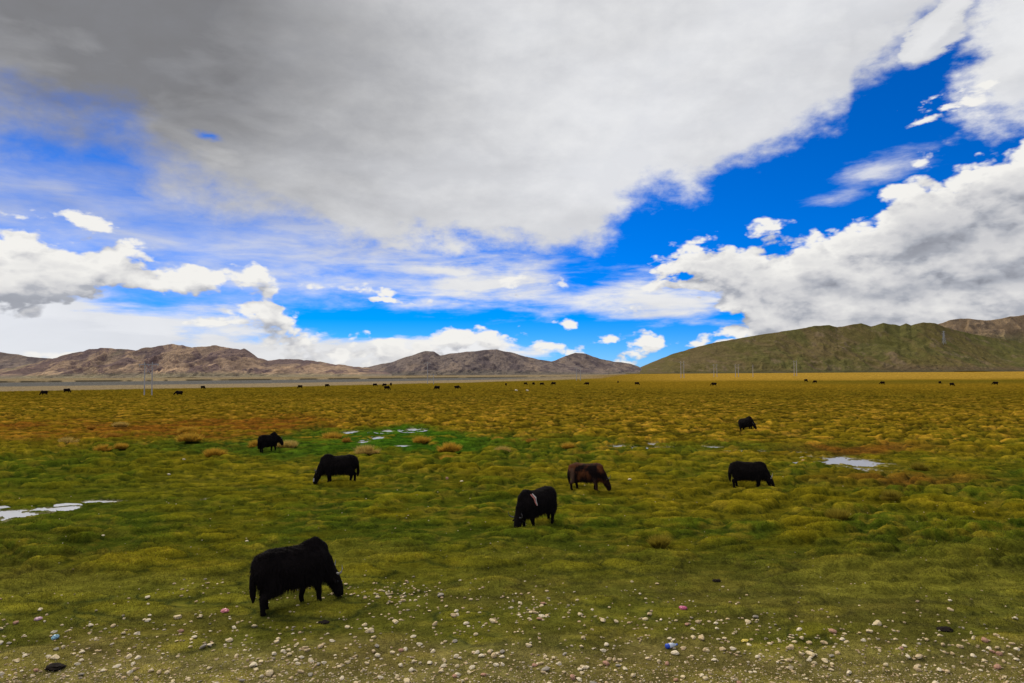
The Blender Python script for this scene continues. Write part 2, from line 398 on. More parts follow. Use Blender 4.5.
def cover(x, y, parts=None):
    """colour of the ground cover at a place, with some sunlight and shade painted in"""
    z, h, h2, pf = parts if parts else ground_parts(x, y)
    px, py = to_px(x, y)
    far = np.hypot(x, y)
    n1 = fbm(x/7, y/5, 4, 101); n2 = fbm(x/2.2, y/1.6, 4, 111); n3 = fbm(x/.5, y/.4, 3, 121); n4 = fbm(x/30, y/30, 3, 131)
    n5 = fbm(x/.16, y/.16, 2, 141)
    pj = py + (fbm(px/60, py/14, 3, 151)-.5)*16        # ragged zone edges
    c = np.zeros((len(x), 3)) + np.array([.128, .104, .009])
    c = mixc(c, (.058, .078, .009), sstep(.42, .66, n1*.6+n2*.4))            # green in the yellow
    c = mixc(c, (.066, .076, .014), sstep(540, 610, pj)*.65)                  # greener close by
    c = mixc(c, (.18, .130, .018), sstep(.5, .70, n2*.35+n3*.65)*(.65-.45*sstep(540, 600, py)))           # dry blades
    # ochre plain beyond
    o = sstep(462, 418, pj + (px-700)*-.012)
    oc = np.zeros_like(c) + np.array([.146, .098, .010]); oc = mixc(oc, (.085, .068, .010), sstep(.45, .7, n2*.5+n1*.5)*.85)
    oc = mixc(oc, (.25, .150, .018), sstep(.5, .75, n3*.6+n2*.4)*.7)
    c = c*(1-o[:, None]) + oc*o[:, None]
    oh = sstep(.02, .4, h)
    c = c*(1-o[:, None]*(1-oh[:, None])*.55*sstep(383, 394, py)[:, None])  # ground between far hummocks darkened: their shade painted into the colour
    tf = sstep(.60, .74, fbm(x/1.1, y/1.1, 3, 181))*sstep(465, 440, py)*sstep(392, 405, py)
    c = mixc(c, (.34, .19, .03), tf*.75)
    # left: rust red band
    r_ = np.exp(-((pj-430-(px-150)*-.02)/9)**2)*sstep(420, 200, px)*(.55+.8*sstep(.4, .65, n1))
    c = mixc(c, (.165, .052, .012), np.clip(r_*(.35+.9*sstep(.35, .62, n2*.5+n3*.5)), 0, .72))
    r2 = np.exp(-((px-850)/70)**2 - ((pj-450)/4.5)**2)+ .7*np.exp(-((px-900)/90)**2 - ((pj-478)/6)**2)
    c = mixc(c, (.15, .055, .015), np.clip(r2, 0, .75))
    # marsh green along the stream
    cen = np.interp(px, [0, 130, 250, 400, 520, 640, 780, 900], [458, 452, 447, 440, 444, 447, 449, 458])
    wid = np.interp(px, [0, 100, 200, 300, 400, 480, 560, 640, 720, 800, 900, 1024], [1, 3, 7, 14, 15, 11, 7, 5, 5, 3, 2, 1])
    m = sstep(1.25, .6, np.abs(pj-cen)/wid) * np.interp(px, [60, 200, 460, 560, 760, 900], [0.2, .9, .95, .55, .6, .1])
    m = m*(1 - .85*sstep(.25, .6, h)*sstep(.5, .6, n1))
    c = mixc(c, (.030, .060, .009), m*.85)
    c = mixc(c, (.030, .105, .008), m*np.exp(-((px-400)/100)**2)*.7)
    c = mixc(c, (.055, .115, .012), m*sstep(.55, .7, n3)*.45)
    # damp greener patches mid-left and strip far right
    g = np.exp(-((px-100)/170)**2 - ((py-500)/40)**2) + .7*np.exp(-((px-450)/200)**2 - ((py-545)/26)**2)
    c = mixc(c, (.058, .078, .010), np.clip(g*.55, 0, .7))
    c = mixc(c, (.060, .064, .012), sstep(2.6, 1.0, np.abs(py-382.5+(px-900)*.003))*sstep(700, 860, px)*.8)
    # golden strip under the right hill: a sunlit band painted into the turf colour
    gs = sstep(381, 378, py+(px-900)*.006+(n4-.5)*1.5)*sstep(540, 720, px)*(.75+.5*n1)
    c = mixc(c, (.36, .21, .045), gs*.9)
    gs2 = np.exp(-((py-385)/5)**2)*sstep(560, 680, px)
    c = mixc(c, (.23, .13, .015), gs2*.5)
    # river flats on the left
    low = np.interp(px, [-100, 0, 256, 512, 600, 660], [393, 391.5, 387.5, 381.5, 378.5, 370])
    up = np.interp(px, [-100, 0, 256, 512, 640], [380.5, 379.5, 377.5, 376.0, 374.5])
    inn = sstep(.4, -.6, py-low+(n4-.5)*.8)*sstep(660, 600, px)
    t = (py-up)/np.maximum(low-up, .5)
    c = mixc(c, (.26, .205, .12), inn*sstep(640, 560, px))
    c = mixc(c, (.125, .125, .115), inn*sstep(.22, .3, t)*sstep(.66, .55, t)*sstep(600, 470, px))
    c = mixc(c, (.060, .052, .035), inn*sstep(.1, .16, t)*sstep(.30, .24, t)*sstep(620, 540, px)*sstep(.3, .5, fbm(px/14, py*0, 3, 161)))
    c = mixc(c, (.24, .19, .11), inn*sstep(.14, .06, t))
    # hummock tops yellow, hollows deep green, shade of the rims painted in
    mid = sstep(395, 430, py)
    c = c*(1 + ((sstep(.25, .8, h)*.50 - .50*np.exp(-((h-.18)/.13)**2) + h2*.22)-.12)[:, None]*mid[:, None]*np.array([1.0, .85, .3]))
    # bare gravelly soil by the road
    gr = sstep(662, 692, pj + (n2-.5)*40)
    c = mixc(c, (.21, .165, .08), gr*.38)
    br = sstep(520, 600, py)*sstep(.44, .60, n1*.6+n2*.4)
    c = mixc(c, (.105, .075, .020), br*.38)
    c = mixc(c, (.13, .12, .02), sstep(500, 570, py)*sstep(.60, .7, fbm(x/4, y/3, 3, 191))*.6)
    # wet mud round the pools
    c = mixc(c, (.05, .045, .03), sstep(-.35, -.02, pf)*.55*sstep(.45, .6, fbm(x/.8, y/.8, 2, 171)))
    c = mixc(c, (.25, .22, .18), sstep(-.16, .05, pf)*.7)
    c *= (.72 + .56*n5)[:, None]*(.7+.6*n3)[:, None]*(1+.22*sstep(540, 610, py))[:, None]
    c = c*(1 + inn[:, None]*0) * ((np.array([1.17, 1.16, .72]) + sstep(560, 640, py)[:, None]*np.array([.24, .20, .38]))*(1-inn[:, None]) + np.array([1.15, 1.08, 1.0])*inn[:, None])
    return np.clip(c, .002, .6)

def build_ground():
    r = [.3, .8, 1.5, 2.5, 3.5, 4.5, 5.3, 6, 6.6]
    v = 7.0
    while v < 520: r.append(v); v *= 1.0052
    while v < 15000: r.append(v); v *= 1.03
    r.append(15500); r = np.array(r)
    ang = np.concatenate([np.radians(np.linspace(-180, -47, 50, endpoint=False)), np.radians(np.linspace(-47, 47, 1300)), np.radians(np.linspace(47, 180, 51))[1:-1]])
    A, Rr = np.meshgrid(ang, r); nr, na = Rr.shape
    x = (Rr*np.sin(A)).ravel(); y = (Rr*np.cos(A)).ravel()
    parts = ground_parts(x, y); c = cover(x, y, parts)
    V = np.column_stack([x, y, parts[0]])
    V = np.vstack([V, [[0, 0, .72]]]); c = np.vstack([c, c[:1]])
    i = np.arange(nr*na).reshape(nr, na); j = np.roll(i, -1, axis=1)
    Q = np.stack([i[:-1], i[1:], j[1:], j[:-1]], axis=-1).reshape(-1, 4)
    Q = Q[:, ::-1]
    m = np_mesh('ground', V, Q, True, c)
    mat = mat_attr('meadow_turf', 1.0, .0, noises=((3.1, .85, 1.15, 5), (16, .62, 1.38, 6), (70, .7, 1.3, 4), (.35, .93, 1.07, 3)), bump=(16, 1.0, .06))
    tag(obj('ground', m, mat), 'wide hummocky meadow of yellow and green turf', 'ground', kind='structure')
build_ground()

# ------------------------------------------------------------------ water
def water_mat():
    m = bpy.data.materials.new('pool_water'); m.use_nodes = True; N = NT(m.node_tree); p = N.n['Principled BSDF']
    p.inputs['Base Color'].default_value = (.36, .35, .32, 1); p.inputs['Roughness'].default_value = .3
    p.inputs['Specular IOR Level'].default_value = .9
    b = N.new('ShaderNodeBump'); b.inputs['Strength'].default_value = .25; b.inputs['Distance'].default_value = .01
    tc = N.new('ShaderNodeTexCoord'); N.put(b.inputs['Height'], N.noise(tc.outputs['Object'], 6, 3)); N.l.new(b.outputs[0], p.inputs['Normal'])
    return m
wm = water_mat()
for cx, cy, a, b in PL:
    n = 40; t = np.linspace(0, 2*np.pi, n, endpoint=False)
    V = np.column_stack([np.cos(t)*a*2.2, np.sin(t)*b*2.2, np.zeros(n)])
    bm = bmesh.new(); bm.faces.new([bm.verts.new(v) for v in V]); m = bpy.data.meshes.new('water'); bm.to_mesh(m); bm.free()
    o = obj('water', m, wm); o.location = (cx, cy, float(plain(0, cy)) - .005 - .0012*len([q for q in bpy.data.objects if q.name.startswith('water')]))
    tag(o, kind='structure')

# ------------------------------------------------------------------ mountains
def interp_prof(pts, px): 
    p = np.array(pts, float); return np.interp(px, p[:, 0], p[:, 1])
def build_range(name, prof, y_foot, y_ridge, y_back, px0, px1, colf, seed, ncol=700, nrow=150, rough=.5, gully=.55, wl=120, label=None, mat=None, foot_noise=.25):
    px = np.linspace(px0, px1, ncol)
    ridge_py = interp_prof(prof, px) + (fbm(px/9, px*0, 4, seed)-.5)*1.6*rough*2
    horizon = HOR - (px-512)*ROLL
    elev = np.maximum(horizon - ridge_py, 0)/F                     # tangent of the elevation
    u = (px-512)/F
    v = np.linspace(0, 1, nrow)
    rows_y = np.where(v < .72, y_foot + (y_ridge-y_foot)*(v/.72), y_ridge + (y_back-y_ridge)*((v-.72)/.28))
    U, Y = np.meshgrid(u, rows_y); E = np.broadcast_to(elev, U.shape)
    Vv = np.broadcast_to(v[:, None], U.shape)
    X = U*Y
    # foot of the slope wanders in and out: spurs
    t = (Y-y_foot)/(y_ridge-y_foot)
    ft = (fbm(X/(wl*3.2), Y*0+seed, 3, seed+1)-.35)*foot_noise*1.6
    t2 = np.clip((t-ft)/(1-ft), 0, None)
    front = np.clip(t2, 0, 1)
    S_ = front**1.15
    ww = .8*wl*(fbm(X/wl/1.5, Y/wl/1.5, 3, seed+2)-.5)
    rid = 1-np.abs(2*fbm((X+ww)/wl, (Y+.6*ww)/(wl*2.2), 5, seed+3, .52)-1)*2.2
    rid2 = 1-np.abs(2*fbm((X+ww)/(wl*.33), Y/(wl*.6), 4, seed+5, .5)-1)*2
    rid = np.clip(rid, 0, 1); rid2 = np.clip(rid2, 0, 1)
    ks = max(3, ncol//14); ker = np.hanning(2*ks+1); ker /= ker.sum(); es = np.convolve(np.pad(elev, ks, mode='edge'), ker, mode='valid')
    es = np.minimum(es, elev*1.02)
    Ee = es[None, :] + (elev-es)[None, :]*front**4
    body = (1-front)**.7 * sstep(0, .12, front)
    f = S_*(1 - gully*body*(1-rid)) - .14*gully*body*(1-rid2) + .02*body*fbm(X/18, Y/18, 3, seed+9)
    z = Ee*y_ridge*f
    back = Y > y_ridge
    tb = np.clip((Y-y_ridge)/(y_back-y_ridge), 0, 1)
    z = np.where(back, E*y_ridge*(1-tb)**1.3*(1-.3*tb*(1-rid)), z)
    z = z + CAMZ*np.clip(front*3, 0, 1)*(E > 0)*(1-tb) - 1.2*(1-sstep(0, .06, front)) - 3*(tb > .98)
    z = np.where(E <= .0006, -1.5, z)
    Vt = np.column_stack([X.ravel(), Y.ravel(), z.ravel()])
    i = np.arange(nrow*ncol).reshape(nrow, ncol)
    Q = np.stack([i[:-1, :-1], i[:-1, 1:], i[1:, 1:], i[1:, :-1]], axis=-1).reshape(-1, 4)
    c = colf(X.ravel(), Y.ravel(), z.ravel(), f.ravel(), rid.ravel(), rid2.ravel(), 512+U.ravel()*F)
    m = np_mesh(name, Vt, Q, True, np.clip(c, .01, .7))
    return tag(obj(name, m, mat), label, 'hills', kind='structure')

rock_m = mat_attr('bare_rock_slope', .95, .05, noises=((.02, .8, 1.2, 6), (.09, .85, 1.15, 5)), bump=(.045, 1.0, 14))
turf_m = mat_attr('grassy_slope', .95, .05, noises=((.03, .8, 1.2, 6), (.14, .8, 1.2, 5)), bump=(.06, .7, 6))

def col_B(X, Y, z, f, r1, r2, px):
    n = fbm(X/70, Y/140, 5, 201, .6); n2 = fbm((X+z*1.2)/34, (Y-z)/90, 5, 211, .6); n3 = fbm((X-z*1.5)/120, Y/160+z/60, 4, 221, .6)
    c = np.zeros((len(X), 3)) + np.array([.235, .158, .098])
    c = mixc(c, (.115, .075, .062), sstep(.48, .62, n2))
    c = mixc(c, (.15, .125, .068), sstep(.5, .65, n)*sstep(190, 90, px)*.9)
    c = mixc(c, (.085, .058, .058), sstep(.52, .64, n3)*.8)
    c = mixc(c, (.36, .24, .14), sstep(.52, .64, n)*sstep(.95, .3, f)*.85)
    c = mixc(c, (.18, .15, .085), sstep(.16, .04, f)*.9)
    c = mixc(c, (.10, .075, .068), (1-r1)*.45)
    return c*np.array([1.9,1.88,1.85])
def col_C(X, Y, z, f, r1, r2, px):
    n = fbm(X/80, Y/180, 5, 231, .6); n2 = fbm((X+z*1.2)/45, (Y-z)/110, 5, 241, .6)
    c = np.zeros((len(X), 3)) + np.array([.165, .125, .100])
    c = mixc(c, (.100, .076, .070), sstep(.48, .62, n2))
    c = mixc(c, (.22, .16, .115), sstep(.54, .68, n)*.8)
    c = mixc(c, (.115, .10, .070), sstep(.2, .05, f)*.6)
    return c*1.5
def col_D(X, Y, z, f, r1, r2, px):
    n = fbm(X/130, Y/180, 5, 251, .6); n2 = fbm((X+z*1.2)/58, (Y-z)/130, 5, 261, .6); n3 = fbm(X/45, Y/90, 5, 271, .6)
    c = np.zeros((len(X), 3)) + np.array([.092, .072, .022])
    c = mixc(c, (.115, .078, .036), sstep(.48, .64, n2)*.5)
    c = mixc(c, (.076, .075, .018), sstep(.48, .64, n)*.6*sstep(680, 800, px))
    c = mixc(c, (.16, .11, .066), sstep(.62, .74, n3)*.45)
    c = mixc(c, (.10, .066, .035), sstep(.16, .05, f)*sstep(840, 900, px)*.8)
    c = mixc(c, (.045, .042, .018), sstep(.08, .0, f)*.7)
    return c*1.5
def col_E(X, Y, z, f, r1, r2, px):
    n = fbm(X/260, Y/260, 4, 281); n2 = fbm(X/90, Y/150+z/60, 4, 291)
    c = np.zeros((len(X), 3)) + np.array([.20, .135, .075])
    c = mixc(c, (.13, .09, .055), sstep(.48, .62, n2))
    c = mixc(c, (.12, .115, .04), sstep(.45, .6, n)*sstep(.75, .4, f))
    return c*1.6
# profiles read along each skyline
P_A = [(-260,360),(-160,352),(-60,349),(0,352),(14,354),(30,356.5),(50,358.5),(80,364),(110,370),(140,376)]
P_B = [(-220,372),(-80,373),(-20,371),(0,369.5),(20,366),(45,360),(60,356.5),(80,351.5),(100,347.5),(120,348.5),(135,349.8),(150,347),(165,344.8),(182,344.4),(192,347.5),(215,345),(232,348),(240,349),(244,347.8),(250,352),(258,358),(268,360.5),(290,358.6),(310,360.5),(330,363),(350,366),(368,368),(385,372),(400,377)]
P_C = [(320,377),(345,373),(365,367),(390,362.5),(405,357),(417,353),(428,350.7),(434,351),(440,355),(460,352),(480,350),(497,349),(510,352),(525,356.5),(540,359.5),(556,362),(575,366),(600,371),(620,374)]
P_C2 = [(530,374),(545,364),(556,360),(566,355.5),(575,352.6),(586,354),(600,358.5),(615,361.5),(628,363.5),(636,365.5),(645,370),(655,374)]
P_D = [(622,373),(632,371),(650,363),(670,354.5),(700,345.5),(730,339.5),(760,334.5),(790,330),(815,326),(830,325.2),(838,327),(850,325),(862,323.3),(872,326),(884,323),(896,324.2),(901,325.5),(907,323.2),(912,325),(925,322.3),(936,323),(946,327),(960,331),(990,337),(1024,342),(1080,350),(1180,358),(1300,364)]
P_E = [(900,334),(930,327),(950,320),(962,317.4),(985,320),(1000,319),(1012,316),(1024,314.8),(1060,312),(1110,318),(1200,330),(1300,350)]
build_range('mountain', P_A, 5200, 5900, 7000, -260, 140, col_C, 300, 300, 90, .4, .6, 240, 'pale distant ridge at the far left edge', rock_m)
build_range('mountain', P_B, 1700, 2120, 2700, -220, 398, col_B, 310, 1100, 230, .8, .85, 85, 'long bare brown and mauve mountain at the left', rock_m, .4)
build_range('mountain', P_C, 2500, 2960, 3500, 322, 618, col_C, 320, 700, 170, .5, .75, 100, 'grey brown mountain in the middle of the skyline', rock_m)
build_range('mountain', P_C2, 2900, 3350, 3900, 532, 655, col_C, 330, 340, 150, .5, .75, 110, 'small pointed grey hill right of the middle', rock_m)
build_range('hill', P_D, 2900, 3500, 4400, 624, 1290, col_D, 340, 1100, 230, .45, .36, 150, 'broad dark green hill at the right', turf_m)
build_range('mountain', P_E, 4600, 5400, 6400, 902, 1300, col_E, 350, 400, 150, .4, .7, 160, 'tan mountain behind the green hill at the right edge', rock_m)

# ------------------------------------------------------------------ grass blades
def build_grass():
    n = 330000
    px = rng.uniform(-70, 1094, n); py = HOR + 50 + (rng.uniform(0, 1, n))*(700-HOR-50)
    y = F*(CAMZ-.35)/(py-HOR + (px-512)*ROLL); x = (px-512)/F*y
    x += rng.normal(0, .03, n)
    parts = ground_parts(x, y)
    keep = (parts[3] < -.15) & ((fbm(x/.5, y/.5, 2, 501) > .40) | (parts[1] > .2))
    dens = np.where(py > 665, .75, 1.0); keep &= rng.uniform(0, 1, n) < dens*(.06+.94*sstep(27, 14, y))
    x, y = x[keep], y[keep]; parts = tuple(p[keep] for p in parts); n = len(x)
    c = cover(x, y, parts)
    d = np.hypot(x, y)
    hgt = (.020 + .030*rng.uniform(0, 1, n)**2 + .030*sstep(14, 30, d)*rng.uniform(.3, 1, n))*(1+.8*parts[1]*sstep(10, 20, y))
    w = np.maximum(.006, d*.0007)*rng.uniform(.7, 1.4, n)
    a = rng.uniform(0, np.pi, n); la = rng.uniform(0, 2*np.pi, n); lean = hgt*rng.uniform(.2, .9, n)
    z = parts[0]
    b = np.column_stack([x, y, z-.006]); side = np.column_stack([np.cos(a)*w/2, np.sin(a)*w/2, 0*w])
    tip = b + np.column_stack([np.cos(la)*lean, np.sin(la)*lean, hgt])
    V = np.stack([b-side, b+side, tip], axis=1).reshape(-1, 3)
    tone = (.55 + 1.25*rng.uniform(0, 1, n)**1.4)[:, None]
    c2 = c*tone*np.array([1.05, 1.05, .9]); dry = rng.uniform(0, 1, n) < .12
    c2[dry] = c2[dry]*.5 + np.array([.14, .10, .02])
    C = np.repeat(np.clip(c2, .002, .5), 3, axis=0)
    m = np_mesh('grass', V, np.arange(3*n).reshape(-1, 3), False, C)
    tag(obj('grass', m, mat_attr('grass_blades', .8, .15, translucent=.35)), 'short green and yellow grass blades covering the meadow', 'grass', kind='stuff')
build_grass()

# ------------------------------------------------------------------ tussocks
tuss_m = mat_attr('dry_tussock', 1.0, .0, translucent=.45)
def tussock_mesh(seed, wid, hgt, col):
    g = np.random.default_rng(seed); n = 2400
    prof = lambda q: .30*hgt*np.sqrt(np.maximum(0, 1-q**2))
    a = g.uniform(0, 2*np.pi, n); q = np.sqrt(g.uniform(0, 1, n)); jit = 1+.18*np.sin(3*a+seed)+.1*np.sin(5*a)
    rr = q*wid*.46*jit; x = np.cos(a)*rr; y = np.sin(a)*rr*.8
    la = a + g.normal(0, .6, n); L = hgt*g.uniform(.35, 1.25, n)*(1-.25*q); lean = L*(q*.7+g.uniform(0, .25, n))
    w = .011*g.uniform(.7, 1.6, n)*max(wid, .8)
    keepb = (fbm(x*4+seed, y*4, 2, seed) > .42) | (q < .45); L = np.where(keepb, L, L*.35)
    sa = g.uniform(0, np.pi, n)
    b = np.column_stack([x, y, prof(q)-.03]); s = np.column_stack([np.cos(sa)*w, np.sin(sa)*w, 0*w])
    tip = b + np.column_stack([np.cos(la)*lean, np.sin(la)*lean, L*.8])
    V = np.stack([b-s, b+s, tip], axis=1).reshape(-1, 3)
    c = np.array(col)*g.uniform(.6, 1.45, n)[:, None]
    c = np.repeat(c, 3, axis=0); nb = len(V)
    k = 20; t = np.linspace(0, 2*np.pi, k, endpoint=False); rings = []; jt = 1+.18*np.sin(3*t+seed)+.1*np.sin(5*t)
    for qq in (.9, .75, .5, .25):
        rings.append(np.column_stack([np.cos(t)*wid*.47*qq*jt, np.sin(t)*wid*.38*qq*jt, np.full(k, float(prof(qq))-(.08 if qq == 1 else .02))]))
    M = np.vstack(rings+[np.array([[0, 0, .27*hgt]])])
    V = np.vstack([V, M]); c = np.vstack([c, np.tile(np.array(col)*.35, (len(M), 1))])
    F3 = np.arange(nb).reshape(-1, 3).tolist()
    for q_ in range(3):
        for i in range(k):
            a0 = nb+q_*k+i; a1 = nb+q_*k+(i+1) % k; F3 += [[a0, a1, a1+k], [a0, a1+k, a0+k]]
    for i in range(k): F3.append([nb+3*k+i, nb+3*k+(i+1) % k, nb+4*k])
    return np_mesh('grass_tussock', V, np.array(F3), False, c)
GOLD = (.56, .34, .04); PALE = (.55, .39, .10); RUST = (.44, .22, .03); DRY = (.34, .26, .03)
TUSS = [(215,456,22,GOLD,'bright golden tussock at the left end of the green marsh below the rust band'),
 (190,441,26,GOLD,'wide golden tussock in the rust band left of the highest left grazing yak'),
 (188,433,20,GOLD,'golden tussock just above a wider one inside the rust band'),
 (103,451,18,GOLD,'low golden tussock at the left where the rust band turns green'),
 (68,444,18,PALE,'pale straw tussock at the far left of the rust band'),
 (112,439,17,RUST,'brownish tussock in the middle left of the rust band'),
 (120,427,14,PALE,'small pale tussock on the upper left edge of the rust band'),
 (121,449,12,GOLD,'small golden tussock close to a lower wider one at the left'),
 (92,430,9,RUST,'tiny rust coloured tussock at the upper left of the rust band'),
 (287,448,24,PALE,'pale tussock right of the high humped yak by the marsh'),
 (332,439,22,GOLD,'golden tussock on the upper left shore of the marsh'),
 (347,443,10,RUST,'small brown tussock inside the green marsh'),
 (366,454,27,PALE,'broad pale straw tussock on the lower shore of the marsh'),
 (421,443,19,GOLD,'golden tussock in the marsh right of the small pools'),
 (449,451,27,GOLD,'broad golden tussock on the lower right shore of the marsh'),
 (498,442,11,GOLD,'small round golden tussock in the middle of the marsh'),
 (503,453,15,PALE,'small pale tussock below the round golden one in mid marsh'),
 (531,444,10,RUST,'tiny orange tussock at the right of the marsh, above the brown yak'),
 (568,449,12,GOLD,'small golden tussock above the back of the brown yak'),
 (447,462,13,GOLD,'golden tussock on the turf just below the marsh'),
 (258,447,20,GOLD,'golden tussock at the feet of the high humped yak by the marsh'),
 (890,500,16,DRY,'dull yellow tussock in the turf below the large pool'),
 (920,470,15,DRY,'dull yellow tussock right of and below the large pool'),
 (660,548,15,DRY,'golden tuft in the open turf right of centre'),
 (838,520,19,DRY,'golden tuft in the turf below the pool at the right')]
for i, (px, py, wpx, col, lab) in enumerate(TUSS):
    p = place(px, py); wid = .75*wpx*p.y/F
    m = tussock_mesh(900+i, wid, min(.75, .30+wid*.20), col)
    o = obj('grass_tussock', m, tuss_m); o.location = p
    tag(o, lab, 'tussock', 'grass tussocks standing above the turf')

# ------------------------------------------------------------------ stones
def stone_mesh(seed, sub=2):
    g = np.random.default_rng(seed); bm = bmesh.new(); bmesh.ops.create_icosphere(bm, subdivisions=sub, radius=.5)
    pl = [(Vector(g.normal(size=3)).normalized(), g.uniform(.22, .38)) for _ in range(9)]
    for v in bm.verts:
        for n, d in pl:
            e = v.co.dot(n)-d
            if e > 0: v.co -= n*e*.97
        v.co *= 1+g.normal(0, .03)
    m = bpy.data.meshes.new('stone'); bm.to_mesh(m); bm.free()
    return m
def stone_mat(name, col):
    return mat_basic(name, col, .9, .2, .35, 9, .6)
STC = [stone_mat('pale_limestone', (.80, .62, .34)), stone_mat('buff_stone', (.66, .48, .25)), stone_mat('grey_stone', (.38, .32, .23)), stone_mat('white_stone', (.88, .72, .46)), stone_mat('pink_stone', (.52, .28, .17))]
SM = []
for i in range(12):
    m = stone_mesh(40+i); m.materials.append(STC[[0,0,3,3,0,2,1,3,0,4,3,0][i]]); SM.append(m)
def put_stone(px, py, wpx, k=None, lab=None, grp='stones strewn over the foreground turf'):
    p = place(px, py); w = wpx*p.y/F
    o = link(bpy.data.objects.new('stone', SM[k if k is not None else random.randrange(12)]))
    o.scale = (w*random.uniform(.85, 1.1), w*random.uniform(.7, 1.0), w*random.uniform(.38, .62)); o.rotation_euler = (random.uniform(-.2, .2), random.uniform(-.2, .2), random.uniform(0, 6.28))
    o.location = p + Vector((0, 0, w*.12)); tag(o, lab, 'stone', grp); return o
special = [(803,463,9,9,'pinkish boulder on the turf between the right grazing yak and the large pool'),
 (803,459,8,10,'buff boulder just behind the pinkish one beside the large pool'),
 (757,464,5,3,'white stone just behind the back of the right grazing yak'),
 (718,445,7,3,'white stone at the edge of the stream above the right grazing yak'),
 (454,617,7,6,'square buff stone in the middle of the foreground turf'),
 (435,625,8,6,'flat yellowish stone left of the square buff one'),
 (247,542,5,3,'white stone on the turf left of the nearest yak above its back'),
 (103,536,4,3,'small white stone alone on the left turf'),
 (447,479,5,9,'small pinkish stone on the turf between two grazing yaks'),
 (462,482,5,3,'small white stone right of a pinkish one in mid turf'),
 (630,480,4,3,'small white stone right of the brown yak'),
 (195,638,7,3,'white stone in the left foreground'),
 (229,641,8,0,'pale stone beside a larger heap below the nearest yak'),
 (254,627,9,4,'pale stone by the hind hoof of the nearest yak'),
 (184,460,4,3,'small white stone in the dark green band at the left'),
 (169,475,4,3,'small white stone below the dark green band at the left'),
 (997,668,9,9,'pinkish stone near the lower right corner'),
 (984,641,9,9,'pinkish stone at the right edge of the foreground'),
 (999,655,8,9,'small pinkish stone above the lower right corner'),
 (573,679,9,9,'pinkish stone at the bottom edge'),
 (545,671,11,5,'large grey stone near the bottom edge'),
 (203,648,10,5,'large grey stone in the left foreground'),
 (516,391,5,3,'white stone at the far left of a pair on the distant plain'), (527,391,4,3,'white stone at the right of a pair on the distant plain')]
for px, py, w, k, lab in special: put_stone(px, py, w, k, lab, 'single stones that stand out')
# strewn stones; denser towards the road and in the drifts the photograph shows
cand = []
clusters = [(470,590,60,10),(410,610,70,16),(180,625,60,12),(120,640,70,14),(280,650,60,12),(620,610,80,14),(560,625,90,14),(760,625,80,14),(850,640,80,12),(700,645,80,14),(960,645,50,14),(330,665,90,10),(590,660,120,12),(250,585,60,8),(400,590,25,5),(525,605,12,8),(60,665,60,8),(450,655,70,10),(800,655,90,10)]
while len(cand) < 2000:
    if random.random() < .62:
        c = random.choice(clusters); px = random.gauss(c[0], c[2]); py = random.gauss(c[1], c[3])
    else:
        px = random.uniform(-15, 1040); py = 575 + 112*random.random()**.55
    if py < 572 or py > 688 or px < -20 or px > 1044: continue
    w = 2.9 + 3.8*random.random()**2.0 + (py-600)/60
    if random.random() < .05: w *= 1.6
    cand.append((w, px, py))
cand.sort(reverse=True)
for w, px, py in cand[:275]:
    c = random.choice([0,1,2,3,4,5,6,7,8,10,11,0,1,3,7,2,10,6,9])
    kind = ['pale stone', 'pale stone', 'white stone', 'white stone', 'pale stone', 'grey stone', 'buff stone', 'white stone', 'pale stone', 'pinkish stone', 'white stone', 'pale stone'][c]
    put_stone(px, py, max(w, 2.4), c, kind + ' lying loose among many in the foreground turf', kind + 's strewn over the foreground')
# the rest, too many to count: gravel
def build_gravel():
    base = []
    for i in range(6):
        m = stone_mesh(80+i, 1); base.append((np.array([v.co[:] for v in m.vertices]), np.array([p.vertices[:] for p in m.polygons]))); bpy.data.meshes.remove(m)
    pts = [(px, py, max(w*.9, 1.8)) for w, px, py in cand[275:]]
    for _ in range(5600):
        py = 688 - abs(random.gauss(0, 17)); pts.append((random.uniform(-25, 1050), py, random.uniform(1.0, 2.2)+2.2*random.random()**3))
    for _ in range(260): pts.append((random.uniform(0, 1024), random.uniform(480, 600), random.uniform(1.2, 2.4)))
    P = np.array(pts); pxs, pys, ws = P.T
    y = F*(CAMZ-.6)/(pys-HOR+(pxs-512)*ROLL)
    for _ in range(4):
        x = (pxs-512)/F*y; z = ground_z(x, y); y = F*(CAMZ-z)/(pys-HOR+(pxs-512)*ROLL)
    x = (pxs-512)/F*y; z = ground_z(x, y)
    V = []; Fc = []; C = []; o = 0
    pal = np.array([(.78,.60,.33),(.66,.48,.25),(.44,.35,.22),(.86,.70,.44),(.58,.40,.22)])
    for i in range(len(pts)):
        b, f = base[i % 6]; w = ws[i]*y[i]/F; a = random.uniform(0, 6.28); ca, sa = math.cos(a), math.sin(a)
        v = b*np.array([w, w*random.uniform(.6, 1), w*random.uniform(.35, .6)]); v = np.column_stack([v[:, 0]*ca-v[:, 1]*sa, v[:, 0]*sa+v[:, 1]*ca, v[:, 2]])
        V.append(v+np.array([x[i], y[i], z[i]+w*.08])); Fc.append(f+o); o += len(b)
        C.append(np.tile(pal[random.choice([0,0,1,1,2,3,4])]*random.uniform(.6, 1.15), (len(b), 1)))
    m = np_mesh('gravel', np.vstack(V), np.vstack(Fc), False, np.vstack(C))
    tag(obj('gravel', m, mat_attr('gravel_mix', .9, .15)), 'small pale gravel strewn thick along the near edge', 'gravel', kind='stuff')
build_gravel()

